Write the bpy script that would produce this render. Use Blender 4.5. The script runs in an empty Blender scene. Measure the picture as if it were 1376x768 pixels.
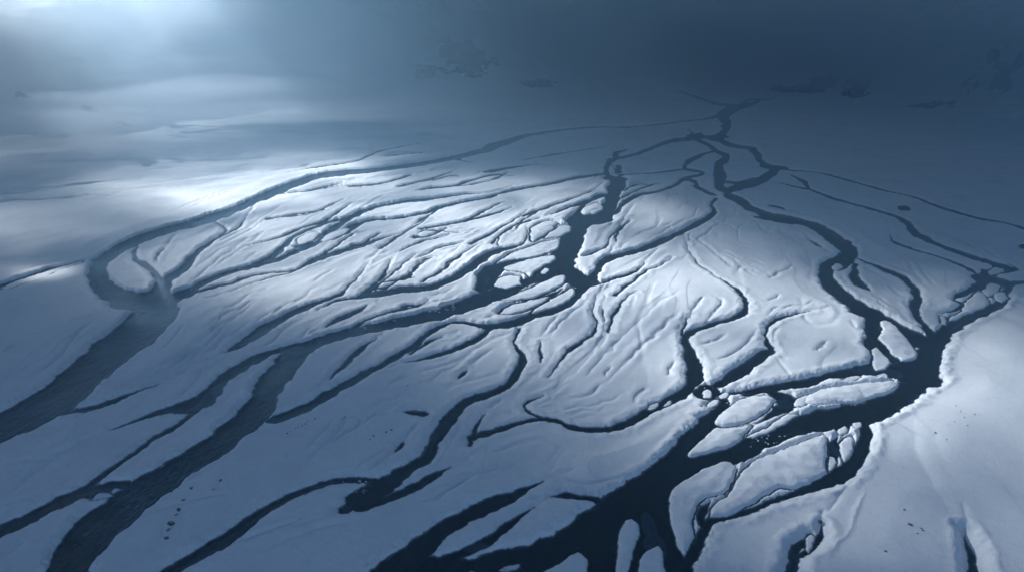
import bpy, bmesh, math, random
import numpy as np
random.seed(7)
rng = np.random.default_rng(11)
R = math.radians

# ------------------------------------------------------------------ scene
sc = bpy.context.scene
sc.render.engine = 'CYCLES'
C = sc.collection
H = 120.0                      # height of the drone above the river
PITCH = R(20.3)
F = 688.0 / math.tan(R(35.0))  # focal length in photo pixels (70 deg wide)
SUN_EL, SUN_AZ = R(28.0), R(-44.0)     # azimuth from +Y, negative = to the left
SD = np.array([math.sin(SUN_AZ), math.cos(SUN_AZ)]) / math.tan(SUN_EL)  # ground drift of a shadow per metre of height


def ray(u, v):
    x, y = (u - 688.0) / F, -(v - 384.0) / F
    s, c = math.sin(PITCH), math.cos(PITCH)
    return np.array([x, y * s + c, y * c - s])


def at(u, v, z=0.35):
    d = ray(u, v)
    t = (z - H) / d[2]
    return np.array([d[0] * t, d[1] * t])


# ------------------------------------------------------------------ noise
def _hash(ix, iy, seed):
    h = (ix.astype(np.int64) * 374761393 + iy.astype(np.int64) * 668265263 + seed * 1274126177) & 0xFFFFFFFF
    h = ((h ^ (h >> 13)) * 1274126177) & 0xFFFFFFFF
    return ((h ^ (h >> 16)) & 0xFFFF).astype(np.float32) * np.float32(2 * math.pi / 65536.0)


def pn(x, y, seed=0):
    x = np.asarray(x, np.float32); y = np.asarray(y, np.float32)
    ix, iy = np.floor(x), np.floor(y)
    fx, fy = x - ix, y - iy
    ux = fx * fx * fx * (fx * (fx * 6 - 15) + 10); uy = fy * fy * fy * (fy * (fy * 6 - 15) + 10)
    def g(dx, dy):
        a = _hash(ix + dx, iy + dy, seed)
        return np.cos(a) * (fx - dx) + np.sin(a) * (fy - dy)
    a = g(0, 0); a += ux * (g(1, 0) - a)
    b = g(0, 1); b += ux * (g(1, 1) - b)
    return (a + uy * (b - a)) * 1.4


def fbm(x, y, seed=0, n=4):
    s, a = 0, 1.0
    for k in range(n):
        s = s + a * pn(x * 2 ** k, y * 2 ** k, seed + k); a *= 0.5
    return s


def sstep(a, b, x):
    t = np.clip((x - a) / (b - a), 0, 1)
    return t * t * (3 - 2 * t)


# ------------------------------------------------------------------ channels traced from the photograph: x, y, width
CH = [
 # long arc on the left, from the head of the valley round to the lower left edge
 [1045,128,7, 1032,134,9, 1008,134,10, 990,142,12, 968,154,14, 948,160,8, 921,163,5, 888,167,4.5, 848,171,4, 798,171,4, 755,175,4.5, 708,182,6, 688,188,9, 664,196,14, 654,201,11, 611,212,8, 557,222,9, 504,229,9, 457,233,11, 421,239,11, 387,251,13, 344,269,13, 310,284,14, 267,298,14, 213,313,15, 173,328,16, 146,344,18, 132,360,24, 135,378,30, 150,392,28, 175,401,26, 200,405,42, 210,415,56, 187,443,50, 150,473,47, 113,503,47, 77,533,48, 33,560,45, 0,576,42, -70,618,45],
 [288,298,2, 303,306,3, 300,314,4, 280,328,6, 260,343,9, 250,358,13, 233,370,15, 220,380,20, 212,398,30],
 [330,292,2, 320,306,3, 300,316,3],
 [185,325,3, 181,346,8, 193,354,10, 207,366,8, 217,378,12],
 [222,332,2, 213,341,3, 209,352,3],
 [344,356,7, 293,371,7, 267,383,9, 247,393,13, 230,402,20, 215,412,20],
 [400,362,2, 344,369,3.5, 307,381,4, 267,391,6, 240,400,10],
 # braids in the lit middle
 [330,362,6, 357,350,9, 370,341,10, 384,328,9, 394,318,6, 421,306,4, 454,296,3.5, 480,291,3],
 [344,358,5, 384,344,7, 427,326,8, 461,313,10, 477,303,8, 501,296,4.5, 531,294,4, 571,286,4, 594,278,5, 627,271,5, 654,266,5, 688,256,4, 735,248,4.5, 771,240,6, 815,233,3.5],
 [400,331,4, 427,325,7, 434,317,8, 454,303,10, 477,289,6.5, 504,279,6, 544,271,5, 577,268,5, 627,261,4, 654,259,3.5, 690,250,2.5],
 [310,391,1.5, 344,378,2, 394,364,2.5, 410,356,5, 427,348,8, 454,339,8, 487,329,8, 511,321,6, 537,313,3],
 [330,331,1.5, 377,318,3, 411,304,3.5, 454,294,2.5],
 [344,449,14, 364,436,15, 387,423,12, 414,411,8, 441,401,6, 461,393,5, 466,386,4, 481,371,3, 494,353,2],
 [344,449,14, 320,464,11, 303,473,5],
 [425,417,4, 437,410,6, 454,403,8, 484,399,7, 511,394,12, 544,389,12, 577,386,10, 597,379,10, 617,369,12, 637,356,14, 654,343,13, 672,336,11, 688,332,9, 701,328,7, 708,318,9, 708,305,8],
 [594,366,2, 602,352,3, 615,345,3, 624,338,2],
 [512,392,3, 503,385,3, 517,366,4, 525,350,3],
 [545,374,2.5, 553,370,3, 555,360,3, 565,356,2],
 [560,314,2.5, 575,309,2.5, 620,313,1.5],
 [668,330,2, 671,316,3],
 [555,301,3, 570,293,3, 590,281,2],
 [566,307,3, 610,300,3.5, 660,288,3.5, 688,278,2],
 [437,438,8, 467,423,8, 497,408,3.5],
 [484,433,3, 521,419,4, 577,408,3],
 [462,448,8, 484,434,5],
 [441,508,8, 467,486,9, 487,466,8, 507,454,3],
 [401,463,10, 371,471,9, 344,479,10, 325,492,14, 300,507,16, 283,528,20, 262,542,20, 217,552,13, 180,565,9, 150,576,5],
 [344,486,6, 360,476,6],
 [270,545,10, 250,562,7, 225,578,7, 200,592,7, 160,622,7, 127,645,8, 100,662,9],
 [215,514,3, 173,529,6, 133,545,11, 100,552,10, 62,562,6],
 # the large middle river
 [1018,136,4, 985,146,14, 971,157,19, 977,167,15, 961,182,13, 935,181,8, 925,174,5],
 [940,181,9, 928,186,9, 901,190,6.5, 878,198,5.5, 855,207,7, 831,213,6, 822,215,9, 815,226,9, 818,236,10, 831,243,22, 826,256,21, 820,274,19, 806,290,20, 788,296,26, 778,303,30, 768,323,32, 757,343,32, 758,358,30, 772,373,26, 787,380,18],
 [831,213,8, 827,206,7, 846,200,2],
 [832,222,9, 831,232,14],
 [788,271,4, 778,283,9, 772,297,16],
 [813,262,10, 788,271,6, 761,280,4, 735,290,2],
 [768,345,16, 735,370,13, 708,379,13, 680,389,20, 654,399,23, 611,415,19, 561,428,17, 511,438,16, 461,449,17, 417,463,18, 394,477,26, 377,497,34, 363,517,38, 344,552,38, 300,590,34, 250,622,34, 200,655,42, 150,692,48, 117,725,50, 88,768,54, 50,830,60],
 [390,508,8, 400,492,7, 408,482,4],
 [722,338,7, 700,344,8, 686,350,9, 664,360,17, 648,374,19, 647,389,20],
 [722,343,4, 700,349,4, 685,352,5, 668,366,10, 655,385,14],
 [745,355,12, 720,368,8, 700,381,10],
 [167,649,14, 133,656,16, 83,672,18, 33,699,20, -5,714,20, -70,748,22],
 [785,384,18, 765,406,14, 741,419,9, 715,424,11, 688,434,13, 657,438,9, 627,433,6, 604,434,5, 577,446,8, 557,463,10, 531,479,10, 504,494,12, 471,512,13, 437,532,14, 404,549,16, 368,564,15],
 [544,486,6, 577,479,7, 611,469,8, 637,456,8, 660,441,7],
 [551,475,4, 572,460,5, 594,452,4],
 [700,403,5, 730,400,7, 757,387,9],
 [680,420,6, 705,416,7, 722,410,6],
 [731,320,5, 726,310,5, 740,312,5, 756,303,5],
 # channels right of the middle river
 [888,256,4, 875,259,6, 855,263,6.5, 838,273,7, 828,284,8, 816,291,7, 800,297,7],
 [885,257,4, 905,250,5, 921,240,6, 945,233,4.5, 930,229,5, 920,226,8, 925,217,8, 945,207,5, 961,202,5, 948,193,6, 930,185,6],
 [835,235,3.5, 875,233,3.5, 916,228,4.5],
 [921,241,4, 933,244,6, 938,252,5],
 [962,266,7, 956,275,5, 959,286,10, 945,296,9, 921,309,9.5, 895,321,10, 868,333,9.5, 841,341,9, 821,346,9, 808,354,10, 798,369,13, 787,382,12],
 [794,384,4, 821,376,4, 855,364,4.5, 866,352,3],
 [945,253,5, 932,250,4, 960,262,6],
 [828,325,5, 830,312,4, 836,299,3],
 [803,398,3, 796,418,3.5, 803,438,4, 785,456,5, 761,473,6, 738,506,6],
 [811,412,2.5, 812,432,2.5],
 [728,458,4, 726,470,4, 728,486,8],
 [699,440,4, 691,460,4, 703,478,8, 698,494,14, 682,516,13, 657,528,12, 630,538,13, 612,552,18, 595,574,20, 584,592,17, 571,614,18, 544,632,18, 517,649,24, 490,666,28, 464,683,15],
 [504,644,10, 477,644,12, 451,645,10, 427,652,10, 387,667,12, 344,692,15, 317,713,18, 283,735,19, 240,760,18, 190,790,20],
 [487,679,18, 524,667,14, 557,652,14, 584,637,12, 606,626,6],
 [632,596,8, 637,583,8, 641,569,5, 651,555,2],
 [637,586,12, 661,579,10, 688,570,8, 721,562,6, 748,565,7, 771,573,8, 815,576,9, 838,570,11, 868,553,13, 901,536,14, 926,521,17, 934,497,25, 928,474,19, 919,454,11, 926,447,9, 935,443,8, 955,436,7.5, 981,428,7.5, 1000,419,12, 1004,408,12, 991,389,8, 971,376,3, 941,356,4, 928,339,5, 923,326,2.5],
 [918,455,6, 917,443,4, 928,423,2.5],
 [627,496,10, 616,508,5],
 [575,556,13, 540,552,4],
 [530,607,6, 542,592,8],
 [738,566,3, 705,545,4, 730,530,3],
 # right hand braids
 [958,186,10, 975,192,8, 990,197,8, 1008,200,7, 1018,208,9, 1022,217,9, 1036,224,10, 1045,225,7],
 [1042,227,12, 1032,236,14, 1010,247,13, 990,253,12, 978,259,11, 995,270,14, 1011,281,12, 1035,289,10, 1065,295,12, 1099,306,15, 1125,323,19, 1141,339,24, 1126,353,26, 1110,363,20, 1115,380,22, 1135,399,20, 1165,419,21, 1199,436,17, 1222,449,20, 1245,460,24],
 [950,193,6, 961,202,6, 976,210,12, 966,222,14, 968,238,20, 966,249,15, 978,258,10],
 [974,243,6, 990,246,6, 1018,239,5],
 [1020,292,5, 1045,297,6, 1062,301,5],
 [1032,276,4, 1045,278,4, 1058,283,2],
 [1089,322,3, 1103,332,5],
 [1172,425,18, 1173,443,24, 1176,463,26, 1192,476,14, 1205,488,16, 1225,490,30],
 [1155,348,4, 1165,352,4, 1192,363,7, 1219,376,10, 1231,393,14, 1232,406,17, 1230,418,13, 1240,434,10, 1254,449,12],
 [1151,354,10, 1148,366,16, 1153,379,12, 1169,391,8],
 [1440,382,6, 1376,379,6, 1362,381,8, 1352,391,11, 1349,402,12, 1332,413,16, 1305,424,17, 1279,439,20, 1259,457,28, 1246,480,42, 1234,503,44, 1225,520,36, 1199,538,36, 1165,553,32, 1115,562,30, 1065,575,27, 1021,591,28, 988,605,32, 941,619,42, 901,637,52, 875,660,64, 838,688,66, 805,712,62, 761,735,52, 721,750,44, 688,757,46, 640,757,24, 597,760,26, 557,762,40],
 [1262,420,5, 1285,416,8, 1292,407,5, 1282,400,5, 1309,387,12, 1325,374,14, 1322,362,11],
 [1325,374,12, 1345,378,9, 1355,386,8],
 [1325,385,9, 1316,400,8],
 [1085,253,3, 1125,268,4, 1165,279,4, 1199,289,5, 1219,299,8, 1229,312,13, 1249,324,8, 1285,338,8, 1315,348,10, 1342,356,12, 1366,361,11, 1355,353,6],
 [1328,370,10, 1345,366,6, 1362,362,8],
 [1059,233,2, 1079,243,7, 1085,253,6, 1070,251,3, 1040,244,2],
 [1050,228,2, 1099,232,2, 1132,240,2.5, 1189,256,3, 1232,266,3.5, 1265,279,4.5, 1315,293,3.5, 1349,299,3.5, 1376,307,3.5, 1440,328,4],
 [1197,311,4, 1199,323,6, 1225,334,3, 1259,344,2.5, 1292,356,3.5, 1315,368,5],
 [1090,417,3, 1062,423,6, 1040,430,6, 1030,445,5, 1030,458,7, 1036,469,13, 1020,480,16, 998,496,19, 978,509,15, 955,521,10],
 [948,528,18, 985,528,5, 1020,522,7, 1050,518,11, 1085,513,14, 1115,504,10, 1165,497,18, 1200,496,26, 1230,505,30],
 [950,520,18, 972,542,20, 952,572,36, 925,608,48, 900,640,40],
 [1000,530,5, 1032,524,9, 1060,540,22, 1045,552,14, 1015,568,8],
 [1162,568,16, 1163,580,20, 1157,603,24, 1143,626,26, 1122,641,22, 1092,655,16, 1065,663,10, 1039,672,9, 1008,685,9, 981,692,9, 953,700,14, 945,715,17, 931,742,18, 916,765,30, 905,800,40],
 [1125,585,10, 1121,600,18, 1120,625,12],
 [955,672,9, 941,690,14, 945,705,14],
 [885,640,50, 885,690,70, 880,740,90, 875,800,120],
 [790,720,60, 800,760,90, 790,810,110],
 [524,775,50, 551,751,42, 571,729,30, 597,709,26, 627,692,22, 661,675,22, 688,666,20, 708,655,18, 729,645,9],
 [741,665,6, 765,665,11, 797,669,9, 815,672,12],
 [720,680,5, 688,700,13, 654,725,15, 621,742,15, 590,755,14],
 [1060,800,24, 1065,759,17, 1068,735,17, 1085,726,12],
 [1102,705,11, 1101,720,13, 1090,735,12, 1075,745,10],
 [1297,716,5, 1301,735,10, 1306,755,14, 1313,790,18],
 [-40,392,4, 8,382,8, 50,369,10, 75,360,8, 110,350,3],
 [905,120,3, 935,130,4, 962,139,5, 985,142,6],
]
# ------------------------------------------------------------------ dry creases and small scarps: x, y pairs with depth (m) and width (m) first
GR = [
 (.5,1.6,[128,349, 100,351, 60,362, 0,382]), (.5,1.4,[127,433, 100,456, 80,483, 43,509]), (.35,1.6,[0,478, 25,465]),
 (.5,2.2,[310,459, 240,483, 187,506]), (.55,2.4,[150,576, 100,599, 60,625, 0,675]), (.4,1.8,[361,293, 411,288, 444,276, 464,266]),
 (.7,2.6,[381,232, 424,225, 477,217, 511,203, 577,190]), (.6,2.2,[507,212, 545,207, 584,203]), (.6,2,[464,252, 511,247, 551,235]),
 (.5,2,[414,256, 461,245]), (.6,2,[567,255, 631,248, 670,240]), (.4,1.6,[577,244, 600,237, 622,236]), (.5,2,[700,215, 760,205, 820,196]),
 (.5,2,[640,232, 700,222]), (.5,1.6,[888,293, 878,309, 848,319]), (.4,1.5,[905,300, 880,312]), (.35,1.4,[860,330, 905,305, 925,295]),
 (.5,1.3,[935,446, 960,420, 970,405, 955,395]), (.4,1.4,[998,385, 990,365, 1000,355]), (.45,1.3,[940,465, 960,458, 975,448]),
 (.4,1.2,[960,485, 985,475, 1010,455, 1018,440]), (.4,1.2,[1047,480, 1058,484]), (.5,1.2,[1095,475, 1112,460]),
 (.45,1.4,[1032,376, 1055,364, 1068,357]), (.45,1.4,[1032,405, 1050,395]), (.5,1.2,[812,506, 822,492]), (.45,1.2,[898,506, 905,485]),
 (.5,1.2,[765,500, 780,485, 800,470]), (.4,1.1,[700,560, 740,530, 760,505, 770,490]), (.45,1.1,[762,536, 792,530, 810,515]),
 (.5,1.1,[855,545, 858,530, 868,520]), (.4,1.2,[688,600, 735,590, 760,600]), (.55,1.3,[735,645, 735,630, 760,600, 790,592]),
 (.5,1.1,[754,642, 790,650, 850,640, 863,632]), (.3,1.1,[455,560, 430,585, 408,612]), (.35,1.3,[470,560, 455,580, 405,630]),
 (.35,1.3,[490,560, 478,575, 440,600]), (.3,1.4,[380,715, 430,700, 460,690]), (.35,1.5,[344,745, 420,715, 470,703]),
 (.3,1.6,[200,745, 215,730, 225,700]), (.3,1.6,[0,760, 40,725]), (.3,1.4,[570,590, 530,600, 490,625, 470,640]),
 (.4,1.2,[660,610, 700,595, 735,588]), (.3,1.2,[560,680, 600,660, 640,640]), (.4,1.3,[1005,580, 985,602]), (.4,.9,[1062,630, 1085,615, 1095,612]),
 (.35,.9,[1090,640, 1100,625]), (.5,4.5,[1225,560, 1230,610, 1245,650, 1262,680, 1283,705, 1297,720]), (.3,4.5,[1250,575, 1262,620, 1280,660]),
 (-.4,1.3,[1162,660, 1150,690, 1142,715, 1120,745, 1105,768]), (-.35,1.2,[1164,640, 1172,600, 1190,560]), (.25,1,[1145,645, 1110,690]),
 (.4,1.2,[1215,345, 1232,372]), (.4,1.0,[1180,404, 1190,415]), (.35,1.2,[1165,360, 1190,375]), (.4,1.1,[790,300, 815,305, 830,295]),
 (.4,1.1,[850,318, 870,310, 905,300]), (.35,1.2,[980,330, 1010,335]), (.3,1.5,[1040,330, 1070,325, 1090,330]),
 (.35,1.2,[480,360, 500,345, 540,335]), (.35,1.2,[560,340, 600,335, 640,318]), (.35,1.2,[420,380, 450,360]), (.3,1.3,[600,310, 640,305, 660,297]),
 (.4,1.5,[640,470, 660,455, 690,447]), (.4,1.2,[560,500, 600,490, 640,478]), (.35,1.2,[520,520, 550,505]), (.4,1.2,[590,520, 640,510, 670,500]),
 (.4,1.0,[742,480, 760,465, 775,455]), (.45,1.0,[700,520, 715,505, 735,495]),
]


def spline(pts, n=4):
    P = np.asarray(pts, float)
    if len(P) < 3:
        t = np.linspace(0, 1, n + 1)[:, None]
        return P[0] * (1 - t) + P[1] * t
    Q = np.vstack([2 * P[0] - P[1], P, 2 * P[-1] - P[-2]])
    out = []
    for i in range(1, len(Q) - 2):
        a, b, c, d = Q[i - 1:i + 3]
        m = max(2, min(n, int(np.hypot(*(c - b)[:2]) / 6) + 1))
        for t in np.linspace(0, 1, m, endpoint=False):
            out.append(.5 * (2 * b + (c - a) * t + (2 * a - 5 * b + 4 * c - d) * t * t + (3 * b - a - 3 * c + d) * t ** 3))
    out.append(Q[-2])
    return np.array(out)


for dep, wid, flat in list(GR):                          # the far ones are water lines too
    if np.mean(flat[1::2]) < 300:
        GR.remove((dep, wid, flat))
        CH.append([q for i in range(0, len(flat), 2) for q in (flat[i], flat[i + 1], 2.2)])
for flat in ([360,295, 400,287, 435,282], [385,260, 425,255, 465,247], [470,250, 505,247, 530,242, 555,235], [555,257, 580,252, 612,250],
             [530,340, 565,325, 605,315], [560,347, 590,333, 622,325], [690,312, 700,300, 726,292], [500,382, 530,376, 560,372]):
    CH.append([q for i in range(0, len(flat), 2) for q in (flat[i], flat[i + 1], 2.4)])

PTS, PID, PW, PT = [], [], [], []                        # all channel points with their direction, for joining and steering
for k, flat in enumerate(CH):
    P = spline(np.array(flat, float).reshape(-1, 3), 6)
    T = np.gradient(P[:, :2], axis=0); T /= np.linalg.norm(T, axis=1)[:, None] + 1e-9
    PTS.append(P[:, :2]); PW.append(P[:, 2]); PT.append(T); PID.append(np.full(len(P), k))
PTS, PW, PT, PID = np.vstack(PTS), np.concatenate(PW), np.vstack(PT), np.concatenate(PID)
PA2 = np.exp(2j * np.arctan2(PT[:, 1], PT[:, 0]))


def flow(p, sign):
    # direction of the old water at a spot: average of the traced channels round it
    d2 = ((PTS - p) ** 2).sum(1) + 60.0
    a = np.angle((PA2 / d2 ** 1.3).sum()) / 2
    t = np.array([math.cos(a), math.sin(a)])
    if t @ sign < 0: t = -t
    return t


def blind(k, p, w):
    d = np.hypot(*(PTS - p).T) - PW * .5
    return d[PID != k].min() > w * .5 + 1.5


STR = random.Random(23)
NEWCH, NEWGR = [], []
for k, flat in enumerate(CH):
    A = np.array(flat, float).reshape(-1, 3)
    for e, q in ((0, 1), (-1, -2)):
        if A[e, 2] < 14 and 0 < A[e, 0] < 1376 and A[e, 1] < 760 and blind(k, A[e, :2], A[e, 2]):
            dirv = A[e, :2] - A[q, :2]; dirv /= np.linalg.norm(dirv)
            pts = [A[e, :2] - dirv * 3]
            p = A[e, :2]
            for _ in range(STR.randint(3, 6)):
                p = p + (flow(p, dirv) * .5 + dirv * .5) * 8 + np.array([STR.uniform(-1, 1), STR.uniform(-1, 1)])
                pts.append(p)
            NEWGR.append((.45, 1.3, [float(c) for p in pts for c in p]))
AREA = [(250, 900, 245, 470, 105), (330, 760, 230, 330, 30), (0, 420, 380, 700, 16), (350, 900, 440, 700, 22), (900, 1180, 320, 560, 14), (560, 1000, 190, 260, 18), (1000, 1300, 260, 420, 14)]
for x0, x1, y0, y1, n in AREA:
    for _ in range(n):
        p = np.array([STR.uniform(x0, x1), STR.uniform(y0, y1)])
        if (np.hypot(*(PTS - p).T) - PW * .5).min() < 4: continue
        sign = np.array([-1, .55]) if p[0] < 850 else np.array([-.3, 1])
        pts = [p]
        sc_ = .6 + p[1] / 500
        hit = False
        for j in range(STR.randint(5, 16)):
            t = flow(p, sign); sign = t
            bend = .35 * math.sin(j * .9 + p[0])
            t = np.array([t[0] - bend * t[1], t[1] + bend * t[0]])
            p = p + t * 7 * sc_
            pts.append(p)
            if (np.hypot(*(PTS - p).T) - PW * .5).min() < 0: hit = True; break
        if len(pts) < 4: continue
        if STR.random() < (.78 if hit else .42) and p[1] < 450 and 380 < p[0] < 880:
            NEWCH.append([float(c) for i, p in enumerate(pts) for c in (p[0], p[1], (1.7 + 2.1 * i / len(pts)) * sc_ * STR.uniform(.7, 1.2))])
        else:
            NEWGR.append((STR.uniform(.2, .45), STR.uniform(.9, 1.5), [float(c) for p in pts for c in p]))
BLIND = {}
for k, flat in enumerate(CH):
    A = np.array(flat, float).reshape(-1, 3)
    BLIND[k] = [A[e, 2] < 14 and 0 < A[e, 0] < 1376 and A[e, 1] < 760 and blind(k, A[e, :2], A[e, 2]) for e in (0, -1)]
for f in NEWCH: BLIND[len(CH)] = [True, False]; CH.append(f)
GR += NEWGR

SEG = []          # Ax, Ay, ra, Bx, By, rb in metres on the valley floor
for k, flat in enumerate(CH):
    P = spline(np.array(flat, float).reshape(-1, 3), 5)
    P[:, 2] = np.maximum(np.where(P[:, 2] < 14, P[:, 2] * .82, P[:, 2] - 2.5), .6)
    tt = np.linspace(0, 1, len(P))                      # blind ends run out to a point
    if BLIND[k][0]: P[:, 2] *= np.clip(.12 + tt * 3.0, 0, 1)
    if BLIND[k][1]: P[:, 2] *= np.clip(.12 + (1 - tt) * 3.0, 0, 1)
    W = np.array([at(p[0], p[1]) for p in P])
    s = np.r_[0, np.cumsum(np.hypot(*np.diff(P[:, :2], axis=0).T))]
    T2 = np.gradient(P[:, :2], axis=0); T2 /= np.linalg.norm(T2, axis=1)[:, None] + 1e-9
    TW = np.gradient(W, axis=0); TW /= np.linalg.norm(TW, axis=1)[:, None] + 1e-9
    rr = []
    for i in range(len(P)):
        nrm = np.array([-T2[i, 1], T2[i, 0]]) * P[i, 2] / 2
        A, B = at(*(P[i, :2] + nrm)), at(*(P[i, :2] - nrm))
        d = B - A
        rr.append(abs(d[0] * TW[i, 1] - d[1] * TW[i, 0]) / 2)
    rr = np.array(rr) * (1 + .34 * pn(s / 11.0, np.full(len(s), k * 3.7), 5) * np.clip(6 / np.maximum(rr, .1), .25, 1))
    for i in range(len(P) - 1):
        SEG.append((*W[i], rr[i], *W[i + 1], rr[i + 1]))

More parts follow.
